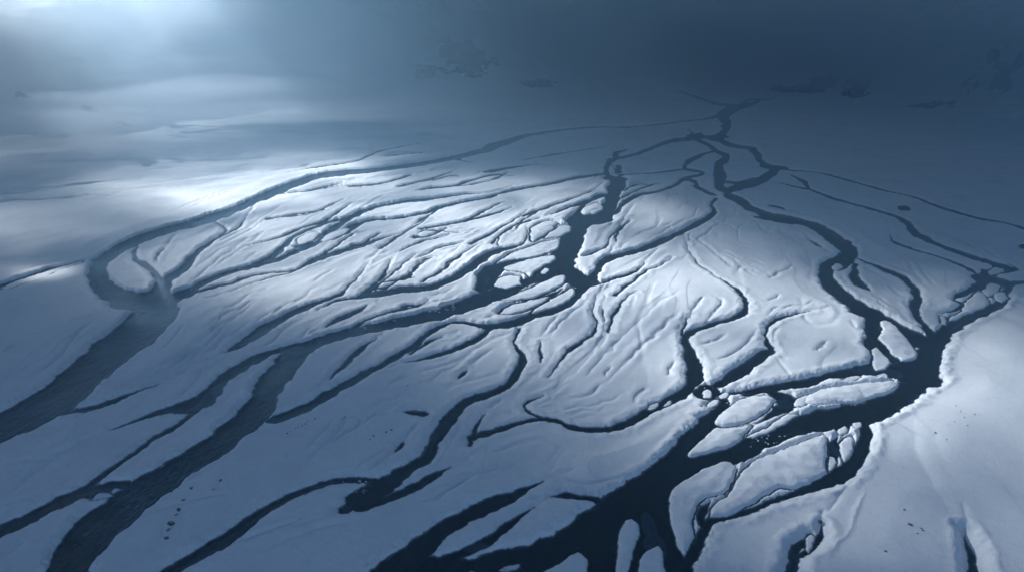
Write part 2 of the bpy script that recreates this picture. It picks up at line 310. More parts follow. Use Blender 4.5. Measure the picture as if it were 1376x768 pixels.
# ------------------------------------------------------------------ islets and floes lying in the water (outline traced, real height)
ISL = [
 ('snow_islet', 'tall tilted snow islet with rounded tip rising from the black water at the bottom', .9, [826,790, 828,740, 831,716, 840,698, 848,694, 858,702, 859,720, 850,742, 843,770, 838,790]),
 ('snow_islet', 'rounded snow islet cut by the bottom edge, right beside the taller tilted one', .8, [858,790, 860,750, 870,738, 884,731, 892,738, 893,760, 890,790]),
 ('snow_islet', 'wedge of snow at the bottom edge pointing up into the black pool', .8, [712,785, 728,767, 752,755, 776,740, 790,750, 789,768, 785,790]),
 ('snow_islet', 'upper snow islet of the pair splitting the main river, with a dark notch', .9, [961,566, 966,556, 976,547, 990,539, 1008,532, 1030,530, 1044,536, 1038,545, 1030,552, 1014,562, 990,570, 972,572]),
 ('snow_islet', 'pointed snow islet whose sharp tip aims down the widest dark river', .9, [923,609, 934,597, 948,585, 960,574, 972,574, 990,573, 1010,569, 1004,580, 994,591, 975,602, 945,609, 928,613]),
 ('snow_islet', 'thin sliver of snow trailing right of the pointed islet', .4, [1003,587, 1020,578, 1038,569, 1056,557, 1072,556, 1064,565, 1040,577, 1015,588]),
 ('snow_islet', 'smooth lens shaped snow islet lying lengthwise in the right river bend', .9, [1082,540, 1084,530, 1096,524, 1120,519, 1165,514, 1198,511, 1208,516, 1198,525, 1178,533, 1155,539, 1120,542, 1100,545]),
 ('snow_islet', 'crumbly low snow lobe stuck on the left end of the lens islet', .5, [1066,544, 1070,536, 1080,530, 1092,526, 1100,529, 1090,536, 1082,545, 1074,547]),
 ('snow_islet', 'large crescent of snow curving round a drowned hollow above the bottom edge', 1.0, [898,668, 908,653, 924,641, 945,629, 966,620, 982,619, 991,627, 984,645, 974,660, 962,664, 948,667, 936,679, 930,697, 934,718, 920,745, 910,733, 904,706]),
 ('snow_islet', 'broad rumpled snow island with creases between the crescent and the right bank', 1.0, [978,664, 988,645, 998,632, 1014,617, 1034,609, 1072,595, 1108,582, 1114,590, 1111,606, 1110,622, 1113,634, 1090,648, 1070,655, 1048,653, 1030,664, 1004,679, 984,690, 953,694, 955,682, 966,672]),
 ('snow_islet', 'small upright oval snow islet in the side channel under the right bank', .6, [1128,596, 1135,587, 1143,584, 1147,592, 1144,609, 1136,620, 1130,613]),
 ('snow_islet', 'tiny snow knob just above the upright oval islet', .4, [1125,577, 1134,570, 1139,576, 1131,584]),
 ('snow_islet', 'tiny flat snow block against the right bank in the side channel mouth', .4, [1146,568, 1158,566, 1159,573, 1149,575]),
 ('snow_islet', 'leaf shaped snow islet between two dark arms left of the right hand confluence', .9, [1182,431, 1192,431, 1206,440, 1219,453, 1232,473, 1226,484, 1212,484, 1198,473, 1180,453, 1186,441]),
 ('snow_islet', 'low snow hummock in the icy backwater below the leaf shaped islet', .5, [1171,470, 1178,466, 1190,478, 1197,487, 1191,495, 1176,496, 1173,484]),
 ('snow_islet', 'tiny oval snow islet in the bend of the right river', .5, [1117,359, 1123,354, 1131,355, 1131,361, 1123,364]),
 ('snow_islet', 'blocky snow islet with a long tail in the narrows at the far right', .7, [1274,426, 1292,419, 1297,405, 1314,391, 1326,398, 1329,409, 1310,418, 1290,426, 1277,430]),
 ('snow_islet', 'square grey ice islet at the fork on the far right', .5, [1319,389, 1331,380, 1345,384, 1340,393, 1330,399, 1323,395]),
 ('snow_islet', 'round white islet closest to the right bank in the far right narrows', .6, [1336,395, 1348,391, 1355,399, 1346,405, 1338,402]),
 ('snow_islet', 'small snow block under the tongue of the right bar, by the narrows', .4, [1262,424, 1269,425, 1272,436, 1265,434]),
 ('snow_islet', 'small triangular snow islet ringed by braids at the far right fork', .5, [1327,363, 1338,359, 1350,363, 1340,368, 1331,370]),
 ('snow_islet', 'rounded snow islet at the top of the wide middle river pool', .8, [780,285, 786,279, 796,274, 808,274, 810,281, 800,287, 786,288]),
 ('snow_islet', 'upper of the stacked snow bars on the left shore of the middle pool', .7, [714,322, 714,307, 726,300, 738,296, 749,299, 742,308, 728,318, 718,325]),
 ('snow_islet', 'fish shaped snow bar just below the upper bar on the middle pool', .7, [731,320, 744,309, 755,303, 768,304, 766,311, 753,318]),
 ('snow_islet', 'long flat snow bar with ragged tip reaching into the middle pool', .7, [668,353, 685,342, 706,334, 731,325, 753,322, 749,333, 734,341, 712,346, 690,349]),
 ('snow_islet', 'ragged snow bar with hooked lower edge on the middle pool', .7, [674,360, 694,353, 720,346, 745,343, 746,350, 726,359, 712,372, 706,367, 690,364]),
 ('snow_islet', 'low snow lump left of the hooked bar where the middle river narrows', .5, [664,384, 668,375, 682,370, 697,372, 699,382, 682,387]),
 ('snow_islet', 'speck of snow off the tip of the hooked bar', .3, [727,365, 732,360, 738,361, 735,367, 730,368]),
 ('snow_islet', 'narrow upper snow bar lying across the lower end of the middle pool', .7, [672,404, 690,396, 720,384, 745,372, 759,369, 759,379, 740,390, 716,400, 690,403]),
 ('snow_islet', 'lowest spindle of snow at the lower end of the middle pool', .7, [714,420, 727,410, 746,399, 770,386, 774,392, 763,403, 740,414, 722,420]),
 ('snow_islet', 'thin wedge of snow between the two bars below the middle pool', .6, [672,420, 688,409, 714,403, 740,398, 722,409, 704,417, 686,422]),
 ('snow_islet', 'left small snow islet in the braids of the sunlit plain', .6, [399,328, 402,320, 412,314, 424,311, 431,314, 421,323, 408,328]),
 ('snow_islet', 'right small snow islet in the braids of the sunlit plain', .6, [431,322, 444,313, 458,308, 471,307, 464,314, 448,321, 437,325]),
 ('snow_islet', 'pale snow islet where the river splits near the head of the valley', .7, [942,177, 954,171, 966,168, 971,174, 960,181, 947,182]),
 ('snow_islet', 'tiny snow sliver in the bend high on the middle river', .5, [818,226, 822,221, 825,226, 826,235, 820,235]),
 ('snow_islet', 'small hooked snow point in the dark river at the lower left', .4, [122,671, 134,662, 147,662, 153,665, 140,669]),
 ('ice_floe', 'elongated white ice floe adrift in the curved channel, left of two', .3, [869,550, 874,543, 884,540, 885,544, 878,550]),
 ('ice_floe', 'smaller white ice floe adrift in the curved channel, right of two', .3, [891,544, 897,538, 904,537, 901,542, 894,545]),
 ('ice_floe', 'ice floe wedged in the rubble neck below the middle bar', .4, [951,545, 956,536, 966,535, 964,543, 957,546]),
 ('ice_floe', 'ice floe jammed upright at the tip of the long central bar', .4, [944,528, 950,522, 957,525, 955,533, 947,534]),
 ('ice_floe', 'crumpled ice floe right of the rubble neck', .4, [966,531, 975,526, 982,529, 976,534, 969,535]),
 ('ice_floe', 'long pale ice floe in the slush under the big right bar', .3, [1130,508, 1150,504, 1158,507, 1146,511, 1134,511]),
 ('ice_floe', 'short ice floe in the slush beside the low hummock', .3, [1176,503, 1188,500, 1193,504, 1184,507]),
 ('ice_floe', 'round ice floe with a bright edge in the bare pool at the bottom right', .4, [1082,735, 1082,723, 1090,717, 1096,722, 1092,734, 1087,742]),
 ('ice_floe', 'long bright white strip of ice lying in the narrow channel at the left edge', .25, [2,386, 20,378, 50,368.5, 75,360.5, 108,351, 112,353, 80,364, 55,373, 30,382, 8,389]),
 ('ice_floe', 'small split ice floe in the gap beside the rumpled island', .3, [1114,613, 1122,614, 1125,622, 1123,630, 1115,632]),
 ('ice_floe', 'thin snow covered ice floe near the lower left edge of the black pool', .3, [670,765, 684,759, 699,757, 699,762, 680,768]),
]
POLY = []
for name, label, hgt, flat in ISL:
    P = np.array(flat, float).reshape(-1, 2)
    n = len(P)
    Q = []
    for i in range(n):                                    # closed Catmull-Rom for a rounded shore
        a, b, c, d = P[i - 1], P[i], P[(i + 1) % n], P[(i + 2) % n]
        for t in (0, .33, .66):
            Q.append((b * (1 - t) + c * t) * .5 + .25 * (2 * b + (c - a) * t + (2 * a - 5 * b + 4 * c - d) * t * t + (3 * b - a - 3 * c + d) * t ** 3))
    POLY.append(np.array([at(*q, z=hgt * .5) for q in Q]))


def poly_sd(x, y, P):
    """signed distance, negative inside"""
    d = np.full(x.shape, 1e9, np.float32); inside = np.zeros(x.shape, bool)
    for i in range(len(P)):
        ax, ay = P[i - 1]; bx, by = P[i]
        ex, ey = bx - ax, by - ay
        px, py = x - ax, y - ay
        t = np.clip((px * ex + py * ey) / (ex * ex + ey * ey + 1e-9), 0, 1)
        d = np.minimum(d, (px - ex * t) ** 2 + (py - ey * t) ** 2)
        c = ((ay > y) != (by > y))
        inside ^= c & (x < ex * (y - ay) / (ey if abs(ey) > 1e-9 else 1e-9) + ax)
    d = np.sqrt(d)
    return np.where(inside, -d, d)


# ------------------------------------------------------------------ materials
def mat(name):
    m = bpy.data.materials.new(name); m.use_nodes = True
    nt = m.node_tree; nt.nodes.clear()
    out = nt.nodes.new('ShaderNodeOutputMaterial')
    return m, nt, out


def N(nt, kind, **kw):
    n = nt.nodes.new('ShaderNode' + kind)
    for k, v in kw.items():
        if k.startswith('i_'):
            n.inputs[k[2:].replace('_', ' ')].default_value = v
        else:
            setattr(n, k, v)
    return n


def noise(nt, coord, scale, detail=4, rough=.55):
    n = N(nt, 'TexNoise'); n.inputs['Scale'].default_value = scale; n.inputs['Detail'].default_value = detail
    n.inputs['Roughness'].default_value = rough
    nt.links.new(coord, n.inputs['Vector']); return n.outputs['Fac']


def ramp(nt, fac, lo, hi, a=0., b=1.):
    n = N(nt, 'MapRange'); n.interpolation_type = 'SMOOTHSTEP'
    for i, v in enumerate((lo, hi, a, b)): n.inputs[i + 1].default_value = v
    nt.links.new(fac, n.inputs[0]); return n.outputs[0]


def mixc(nt, fac, a, b):
    n = N(nt, 'Mix', data_type='RGBA')
    nt.links.new(fac, n.inputs[0])
    for s, i in ((a, 6), (b, 7)):
        if isinstance(s, tuple): n.inputs[i].default_value = (*s, 1)
        else: nt.links.new(s, n.inputs[i])
    return n.outputs[2]


def math_(nt, op, a, b):
    n = N(nt, 'Math', operation=op)
    for i, s in enumerate((a, b)):
        if isinstance(s, (int, float)): n.inputs[i].default_value = s
        else: nt.links.new(s, n.inputs[i])
    return n.outputs[0]


def snow_material(name, rocky=False, bed=True):
    m, nt, out = mat(name)
    geo = N(nt, 'NewGeometry'); pos = geo.outputs['Position']
    sep = N(nt, 'SeparateXYZ'); nt.links.new(pos, sep.inputs[0])
    grime = ramp(nt, noise(nt, pos, .035, 6, .6), .46, .72)
    fine = ramp(nt, noise(nt, pos, .6, 5, .7), .35, .75)
    col = mixc(nt, math_(nt, 'MULTIPLY', grime, .5), (.80, .82, .85), (.60, .64, .69))
    col = mixc(nt, math_(nt, 'MULTIPLY', fine, .34), col, (.62, .66, .71))
    spots = ramp(nt, noise(nt, pos, .16, 7, .72), .56, .70)
    col = mixc(nt, math_(nt, 'MULTIPLY', spots, .28), col, (.50, .54, .60))
    if bed:
        wob = math_(nt, 'MULTIPLY_ADD', noise(nt, pos, .9, 4), .35); wob.node.inputs[2].default_value = -.17
        zz = math_(nt, 'ADD', sep.outputs[2], wob)
        wet = ramp(nt, zz, .02, .26, 1, 0)
        slush = mixc(nt, noise(nt, pos, .8, 5, .7), (.16, .19, .22), (.36, .41, .46))
        col = mixc(nt, wet, col, slush)
        deep = ramp(nt, zz, -.30, -.02, 1, 0)
        gravel = mixc(nt, noise(nt, pos, 1.6, 4, .7), (.010, .013, .015), (.028, .033, .037))
        col = mixc(nt, deep, col, gravel)
    if rocky:
        nsep = N(nt, 'SeparateXYZ'); nt.links.new(geo.outputs['Normal'], nsep.inputs[0])
        patch = math_(nt, 'ADD', noise(nt, pos, .022, 8, .68), math_(nt, 'MULTIPLY', nsep.outputs[2], -.42))
        bare = math_(nt, 'MULTIPLY', ramp(nt, patch, .30, .44), .75)
        rock = mixc(nt, noise(nt, pos, .15, 6, .7), (.05, .05, .052), (.13, .13, .13))
        col = mixc(nt, bare, col, rock)
    b = N(nt, 'BsdfPrincipled')
    nt.links.new(col, b.inputs['Base Color'])
    b.inputs['Roughness'].default_value = .62
    b.inputs['Specular IOR Level'].default_value = .25
    # wind ripples stretched along the valley and fine grain
    mp = N(nt, 'Mapping'); mp.inputs['Scale'].default_value = (1.0, .28, 1.0); mp.inputs['Rotation'].default_value = (0, 0, R(-38))
    nt.links.new(pos, mp.inputs[0])
    h = math_(nt, 'ADD', math_(nt, 'MULTIPLY', noise(nt, mp.outputs[0], .8, 5, .6), .2), math_(nt, 'MULTIPLY', noise(nt, pos, 2.2, 5, .75), .5))
    bp = N(nt, 'Bump'); bp.inputs['Strength'].default_value = .7; bp.inputs['Distance'].default_value = .6
    nt.links.new(h, bp.inputs['Height']); nt.links.new(bp.outputs[0], b.inputs['Normal'])
    nt.links.new(b.outputs[0], out.inputs[0])
    return m


def water_material():
    m, nt, out = mat('river_water')
    pos = N(nt, 'NewGeometry').outputs['Position']
    mp = N(nt, 'Mapping'); mp.inputs['Scale'].default_value = (1.0, .45, 1.0); mp.inputs['Rotation'].default_value = (0, 0, R(-48))
    nt.links.new(pos, mp.inputs[0])
    calm = ramp(nt, noise(nt, pos, .02, 3), .38, .62)
    h = math_(nt, 'MULTIPLY', math_(nt, 'ADD', math_(nt, 'MULTIPLY', noise(nt, mp.outputs[0], .55, 4, .6), .8), math_(nt, 'MULTIPLY', noise(nt, mp.outputs[0], 1.6, 3, .6), .4)),
              math_(nt, 'MULTIPLY_ADD', calm, .8))
    sx = N(nt, 'SeparateXYZ'); nt.links.new(pos, sx.inputs[0])
    h = math_(nt, 'MULTIPLY', h, ramp(nt, sx.outputs[0], -110, -10, 1.0, .16))     # the left reaches run fast, the right ones lie calm
    bp = N(nt, 'Bump'); bp.inputs['Strength'].default_value = 1.0; bp.inputs['Distance'].default_value = 1.4
    nt.links.new(h, bp.inputs['Height'])
    gl = N(nt, 'BsdfGlossy'); gl.inputs['Roughness'].default_value = .06; gl.inputs['Color'].default_value = (.66, .83, 1, 1)
    tr = N(nt, 'BsdfTransparent'); tr.inputs['Color'].default_value = (.58, .68, .73, 1)
    fr = N(nt, 'Fresnel'); fr.inputs['IOR'].default_value = 1.33
    nt.links.new(bp.outputs[0], gl.inputs['Normal']); nt.links.new(bp.outputs[0], fr.inputs['Normal'])
    mx = N(nt, 'MixShader')
    nt.links.new(fr.outputs[0], mx.inputs[0]); nt.links.new(tr.outputs[0], mx.inputs[1]); nt.links.new(gl.outputs[0], mx.inputs[2])
    nt.links.new(mx.outputs[0], out.inputs[0])
    return m


def rock_material():
    m, nt, out = mat('dark_rock')
    geo = N(nt, 'NewGeometry'); pos = geo.outputs['Position']
    nsep = N(nt, 'SeparateXYZ'); nt.links.new(geo.outputs['Normal'], nsep.inputs[0])
    rock = mixc(nt, noise(nt, pos, .5, 8, .7), (.018, .019, .021), (.07, .07, .07))
    s = math_(nt, 'ADD', nsep.outputs[2], math_(nt, 'MULTIPLY', noise(nt, pos, .12, 6, .7), .5))
    col = mixc(nt, ramp(nt, s, 1.08, 1.32), rock, (.72, .75, .79))
    b = N(nt, 'BsdfPrincipled'); b.inputs['Roughness'].default_value = .85
    nt.links.new(col, b.inputs['Base Color'])
    bp = N(nt, 'Bump'); bp.inputs['Strength'].default_value = .8; bp.inputs['Distance'].default_value = .6
    nt.links.new(noise(nt, pos, 1.2, 8, .7), bp.inputs['Height']); nt.links.new(bp.outputs[0], b.inputs['Normal'])
    nt.links.new(b.outputs[0], out.inputs[0])
    return m


M_SNOW = snow_material('valley_snow')
M_HILL = snow_material('mountain_snow', rocky=True, bed=False)
M_WATER = water_material()
M_ROCK = rock_material()
M_ICE = snow_material('drift_ice', bed=False)


# ------------------------------------------------------------------ mesh building
def grid_mesh(name, X, Y, Z, m, keep=None):
    r, c = X.shape
    idx = np.arange(r * c, dtype=np.int32).reshape(r, c)
    q = np.stack([idx[:-1, :-1], idx[:-1, 1:], idx[1:, 1:], idx[1:, :-1]], -1).reshape(-1, 4)
    co = np.stack([X, Y, Z], -1).reshape(-1, 3).astype(np.float32)
    if keep is not None:
        k = keep.reshape(-1)
        q = q[k[q].any(1)]
        used = np.unique(q)
        remap = np.zeros(len(co), np.int32); remap[used] = np.arange(len(used))
        co, q = co[used], remap[q]
    me = bpy.data.meshes.new(name)
    me.vertices.add(len(co)); me.vertices.foreach_set('co', co.ravel())
    me.loops.add(q.size); me.loops.foreach_set('vertex_index', q.ravel().astype(np.int32))
    me.polygons.add(len(q)); me.polygons.foreach_set('loop_start', np.arange(0, q.size, 4, dtype=np.int32))
    me.polygons.foreach_set('use_smooth', np.ones(len(q), bool))
    me.update(calc_edges=True); me.validate()
    me.materials.append(m)
    o = bpy.data.objects.new(name, me); C.objects.link(o)
    return o


# ---- valley floor: polar grid round the viewpoint, finer where it is nearer
AZ = np.radians(np.arange(-50, 50.001, .056)).astype(np.float32)
DEP = np.radians(np.arange(56, 4.6, -.056)).astype(np.float32)
RHO = (H / np.tan(DEP)).astype(np.float32)
RHO = np.r_[RHO, np.linspace(RHO[-1] + 15, 2600, 50)].astype(np.float32)
az, rho = np.meshgrid(AZ, RHO)
X = rho * np.sin(az); Y = rho * np.cos(az)


def warp(X, Y):
    w = np.clip(np.hypot(X, Y) / 260.0, .6, 1.3)
    wx = X + w * (.7 * pn(X / 9, Y / 9, 21) + .42 * pn(X / 3.1, Y / 3.1, 23) + .30 * pn(X / 1.2, Y / 1.2, 25) + .15 * pn(X / .5, Y / .5, 27))
    wy = Y + w * (.7 * pn(X / 9, Y / 9, 31) + .42 * pn(X / 3.1, Y / 3.1, 33) + .30 * pn(X / 1.2, Y / 1.2, 35) + .15 * pn(X / .5, Y / .5, 37))
    return wx, wy


WX, WY = warp(X, Y)
MARG = 24.0
sd = np.full(X.shape, MARG, np.float32)
rw = np.full(X.shape, 4e-2, np.float32); rs = rw * 3.0


def window(xs, ys, m):
    rh = np.hypot(xs, ys); a = np.arctan2(xs, ys)
    r0, r1 = max(rh.min() - m, 1), rh.max() + m
    da = m / max(r0, 30)
    i0, i1 = np.searchsorted(RHO, r0), np.searchsorted(RHO, r1)
    j0, j1 = np.searchsorted(AZ, a.min() - da), np.searchsorted(AZ, a.max() + da)
    return slice(max(i0 - 1, 0), i1 + 1), slice(max(j0 - 1, 0), j1 + 1)


for ax, ay, ra, bx, by, rb in SEG:
    sl = window(np.array([ax, bx]), np.array([ay, by]), MARG * .8 + max(ra, rb))
    px, py = WX[sl] - ax, WY[sl] - ay
    if px.size == 0: continue
    ex, ey = bx - ax, by - ay
    t = np.clip((px * ex + py * ey) / (ex * ex + ey * ey + 1e-6), 0, 1)
    r = ra + (rb - ra) * t
    d = np.hypot(px - ex * t, py - ey * t) - r
    sd[sl] = np.minimum(sd[sl], d)
    w = np.exp(-np.maximum(d, 0) / 2.5) * math.hypot(ex, ey)
    rw[sl] += w; rs[sl] += w * r
for P, (nm_, lb_, hg_, fl_) in zip(POLY, ISL):           # water all round each islet
    cu, cv = np.mean(fl_[0::2]), np.mean(fl_[1::2])
    gap = 1.3 if 640 < cu < 820 and 260 < cv < 430 else .7 if cv < 500 else .3
    sl = window(P[:, 0], P[:, 1], MARG * .8)
    if WX[sl].size: sd[sl] = np.minimum(sd[sl], poly_sd(WX[sl], WY[sl], P) - gap)

rmean = rs / rw
hb = np.clip(.14 + .18 * rmean, .2, 1.0)
hb0 = hb
hb = hb + (hb * np.clip(.95 + .55 * pn(X / 14, Y / 14, 63) + .35 * pn(X / 4.5, Y / 4.5, 64), .3, 1.7) - hb) * np.exp(-(np.maximum(sd, 0) / 2.6) ** 2)  # height of the snow bank: narrow creeks have low banks

# fan coordinates round the head of the braid plain, so that the relief runs with the old water
AP = at(985, 140)
fx, fy = X - AP[0], Y - AP[1]
fr = np.hypot(fx, fy) + 30.0
fa = np.arctan2(fx, -fy)
lu, lv = np.log(fr) * 7.0, fa * 9.0
wv = .35 * pn(lu * 1.3, lv * 1.3, 41)


def land_relief(X, Y, lu, lv, wv):
    z = .55 * fbm(X / 60, Y / 60, 3, 3)
    z = z + .36 * fbm(lu * .9 + wv, lv * 2.6 + wv, 7, 3)
    n = pn(lu * 1.4 + wv, lv * 4.2 + 2 * wv, 13) + .35 * pn(lu * 4, lv * 9, 14)
    gate = sstep(-.05, .35, pn(lu * .8 + 9, lv * 2.0, 17))
    z = z - .42 * gate * np.exp(-(n / .10) ** 2)                       # dry rills
    n2 = pn(lu * 2.6 + 5, lv * 9.5 + 3 * wv, 19)
    ph = lv * 2.6 + 1.9 * pn(lu * .7, lv * 1.3, 43) + .5 * pn(lu * 2.2, lv * 4, 44) + .25 * n2
    saw = ph - np.floor(ph)
    saw = np.where(saw < .93, saw / .93, (1 - saw) / .07)
    z = z + .34 * saw * sstep(.12, .5, pn(lu * 1.1 + 3, lv * 2.2, 45)) # old water lines: little steps falling to the right
    ph = lv * 6.1 + 1.5 * pn(lu * 1.2, lv * 2.3, 46) + .4 * pn(lu * 4, lv * 9, 47)
    saw = ph - np.floor(ph)
    saw = np.where(saw < .9, saw / .9, (1 - saw) / .1)
    z = z + .20 * saw * sstep(.05, .45, pn(lu * 1.6 + 7, lv * 3.1, 48))
    c_, s_ = math.cos(R(52)), math.sin(R(52))
    wu, ww = X * c_ + Y * s_, -X * s_ + Y * c_
    crust = sstep(-.15, .4, pn(X / 38, Y / 38, 28))
    z = z + .022 * fbm(X / 5, Y / 5, 27, 3) + crust * (.04 * pn(wu / 1.6, ww / 6.0, 29) + .028 * pn(wu / .8, ww / 2.6, 30))
    return z


relief = land_relief(X, Y, lu, lv, wv)
# hand traced creases
for dep, wid, flat in GR:
    P = spline(np.array(flat, float).reshape(-1, 2), 5)
    W = np.array([at(*p) for p in P])
    for i in range(len(W) - 1):
        pass
    sl = window(W[:, 0], W[:, 1], 34)
    gx, gy = WX[sl], WY[sl]
    if gx.size == 0: continue
    d = np.full(gx.shape, 99, np.float32); tt = np.zeros(gx.shape, np.float32)
    for i in range(len(W) - 1):
        ax, ay = W[i]; ex, ey = W[i + 1] - W[i]
        px, py = gx - ax, gy - ay
        t = np.clip((px * ex + py * ey) / (ex * ex + ey * ey + 1e-6), 0, 1)
        dd = np.hypot(px - ex * t, py - ey * t)
        k = dd < d
        d = np.where(k, dd, d); tt = np.where(k, (i + t) / (len(W) - 1), tt)
    fade = np.clip(np.minimum(tt, 1 - tt) * 5, 0.12, 1)
    wscale = max(1.0, np.hypot(*W.mean(0)) / 330)
    relief[sl] -= dep * 1.35 * fade * np.exp(-np.abs(d / (wid * wscale * .55)) ** 1.5) - .12 * fade * np.exp(-((d - wid * 2) / (wid * 1.3)) ** 2)

# the high bank in the lower right corner
HB = np.array([at(*p) for p in [(1376, 395), (1280, 445), (1262, 500), (1190, 560), (1165, 610), (1120, 660), (1020, 700), (935, 790), (900, 1000), (1700, 1000), (1900, 400)]])
hbank = sstep(0, 22, -poly_sd(X, Y, HB).clip(-80, 1))


def land(d, hb):
    lip = hb * (1 - np.exp(-(np.maximum(d, 0) / (.2 + .28 * hb)) ** 1.6))
    return lip


d = np.maximum(sd, 0)
inner = sstep(0, 4.0, d)
z_land = land(d, hb) + .72 * (1 - np.exp(-d / 10.0)) * (1 + .35 * pn(X / 30, Y / 30, 51)) * np.clip(hb0, .45, 1) \
    + relief * (.12 + .88 * inner) * (1 - .6 * hbank) + hbank * (2.2 + .5 * fbm(X / 30, Y / 44, 55, 2)) * inner
z_land = np.where(sd > 0, np.maximum(z_land, .02 + .25 * np.minimum(d, 1.0)), 0)
shoal = sstep(.25, .9, fbm(lu * 1.5, lv * 5, 61, 3))
crumb = np.abs(pn(WX / 1.7, WY / 1.7, 67)) + .5 * np.abs(pn(WX / .8, WY / .8, 68))
z_land = z_land - .55 * hb * sstep(.25, .7, crumb) * np.exp(-(d / 1.5) ** 2) * sstep(0, .3, d)      # slumped, broken lip
rim = np.exp(-((d - 2.2) / 1.6) ** 2) * sstep(-9, 2, -poly_sd(X, Y, HB).clip(-80, 3)) * (d > 0)
z_land = z_land + .55 * rim * (1 + .8 * pn(X / 3, Y / 3, 69))
z_bed = -np.minimum(-np.minimum(sd, 0) * .42, 1.6) * (1 - .72 * shoal) - .03
for u, v, ru, rv in [(1165, 497, 34, 9), (1195, 500, 20, 8), (872, 703, 12, 24), (880, 730, 16, 20), (305, 520, 22, 14), (1050, 540, 18, 7), (1000, 655, 20, 12), (1190, 480, 14, 10),
                     (640, 732, 30, 10), (1299, 732, 8, 18), (1120, 600, 8, 20), (560, 545, 14, 8), (193, 668, 12, 4), (1345, 370, 16, 8), (110, 551, 26, 8), (742, 665, 14, 5), (945, 655, 14, 10)]:
    c0 = at(u, v); e1 = abs(at(u + ru, v)[0] - at(u - ru, v)[0]) / 2; e2 = abs(at(u, v - rv)[1] - at(u, v + rv)[1]) / 2
    q = ((X - c0[0]) / e1) ** 2 + ((Y - c0[1]) / e2) ** 2
    z_bed = np.maximum(z_bed, -.09 - .5 * np.clip(q + .6 * fbm(lu * 3, lv * 9, 77, 2) - .5, 0, 3))
Z = np.where(sd > 0, z_land, z_bed)
# the valley floor dips under the surrounding slopes at its far edge
ground = grid_mesh('snowfield', X, Y, Z, M_SNOW)
ground['kind'] = 'structure'

# ---- water sheet
wr = np.r_[np.linspace(40, 400, 30), np.linspace(420, 2400, 40)]
wa = np.radians(np.linspace(-52, 52, 60))
a2, r2 = np.meshgrid(wa, wr)
river = grid_mesh('river_water', r2 * np.sin(a2), r2 * np.cos(a2), np.zeros_like(a2), M_WATER)
river['kind'] = 'structure'


# ------------------------------------------------------------------ islets and floes
def tag(o, label, cat, group=None):
    o['label'] = label; o['category'] = cat
    if group: o['group'] = group
    return o


for (name, label, hgt, flat), P in zip(ISL, POLY):
    cx, cy = P.mean(0)
    dist = math.hypot(cx, cy, H)
    st = max(.09, dist * .00075)
    m = 1.6
    xs = np.arange(P[:, 0].min() - m, P[:, 0].max() + m, st); ys = np.arange(P[:, 1].min() - m, P[:, 1].max() + m, st)
    gx, gy = np.meshgrid(xs, ys)
    wx, wy = warp(gx, gy)
    e = -poly_sd(wx, wy, P)
    dd = np.maximum(e, 0)
    hh = np.full(gx.shape, hgt)
    f2x, f2y = gx - AP[0], gy - AP[1]
    l1, l2 = np.log(np.hypot(f2x, f2y) + 30) * 7, np.arctan2(f2x, -f2y) * 9
    rel = land_relief(gx, gy, l1, l2, .35 * pn(l1 * 1.3, l2 * 1.3, 41))
    dome = .9 * hgt * (1 - np.exp(-dd / 4.0)) if name == 'snow_islet' else .1 * hgt * (1 - np.exp(-dd / 1.0))
    z = land(dd, hh * (.75 + .3 * pn(gx / 4, gy / 4, 71))) + dome + (rel - rel.min() - .4).clip(-.5, 1) * .6 * sstep(0, 3, dd)
    z = np.where(e > 0, np.maximum(z, .03 + .2 * np.minimum(dd, 1)), np.maximum(e * .9, -.75) - .03)
    o = grid_mesh(name, gx - cx, gy - cy, z, M_SNOW, keep=e > -1.1)
    o.location = (cx, cy, 0)
    tag(o, label, 'islet' if name == 'snow_islet' else 'ice floe', 'snow islets lying in the river' if name == 'snow_islet' else 'ice floes in the channels')

# ------------------------------------------------------------------ mountains round the head of the valley
EDGE = [(-420, 262), (-200, 243), (0, 214), (120, 203), (220, 182), (330, 158), (450, 138), (560, 128), (700, 122), (850, 119), (980, 117), (1080, 126), (1200, 143), (1300, 158), (1376, 168), (1600, 205), (1850, 230)]
EA, ER = [], []
for p in EDGE:
    w = at(*p); EA.append(math.atan2(w[0], w[1])); ER.append(math.hypot(*w))
HTOP = 215.0


def hill(x, y):
    a = np.arctan2(x, y); r = np.hypot(x, y)
    e = np.interp(a, EA, ER)
    t = r - e + 30 * fbm(x / 160, y / 160, 81, 3)
    base = np.where(t < 0, -np.minimum(t * t * .0006, 12), 0) - .6 + HTOP * np.tanh(np.interp(a, [-.6, .0, .5], [.43, .50, .56]) * np.maximum(t, 0) / HTOP) * sstep(-60, 380, t)
    ridge = 1 - np.abs(fbm(x / 150 + 3, y / 190, 83, 5))
    grow = sstep(0, 200, t)
    left = np.interp(a, [-.25, .05], [.28, 1.0])
    h = base + grow * left * (22 * (ridge - .55) + 9 * fbm(x / 55, y / 55, 85, 5)) + left * sstep(-5, 40, t) * 2.0 * fbm(x / 18, y / 18, 89, 3)
    return np.minimum(h, HTOP + 8 * np.tanh((h - HTOP) / 30))


ha = np.radians(np.linspace(-56, 56, 620)); hr = np.r_[np.linspace(430, 1500, 330), np.linspace(1510, 2500, 110)]
ah, rh_ = np.meshgrid(ha, hr)
hx, hy = rh_ * np.sin(ah), rh_ * np.cos(ah)
hz = hill(hx, hy)
mount = grid_mesh('mountain_slope', hx, hy, hz, M_HILL)
mount['kind'] = 'structure'


def on_hill(u, v):
    d = ray(u, v); d = d / np.linalg.norm(d)
    for t in np.arange(450, 2600, 2.0):
        p = np.array([0, 0, H]) + d * t
        if p[2] < max(float(hill(np.array([p[0]]), np.array([p[1]]))[0]), 0): return p
    return p


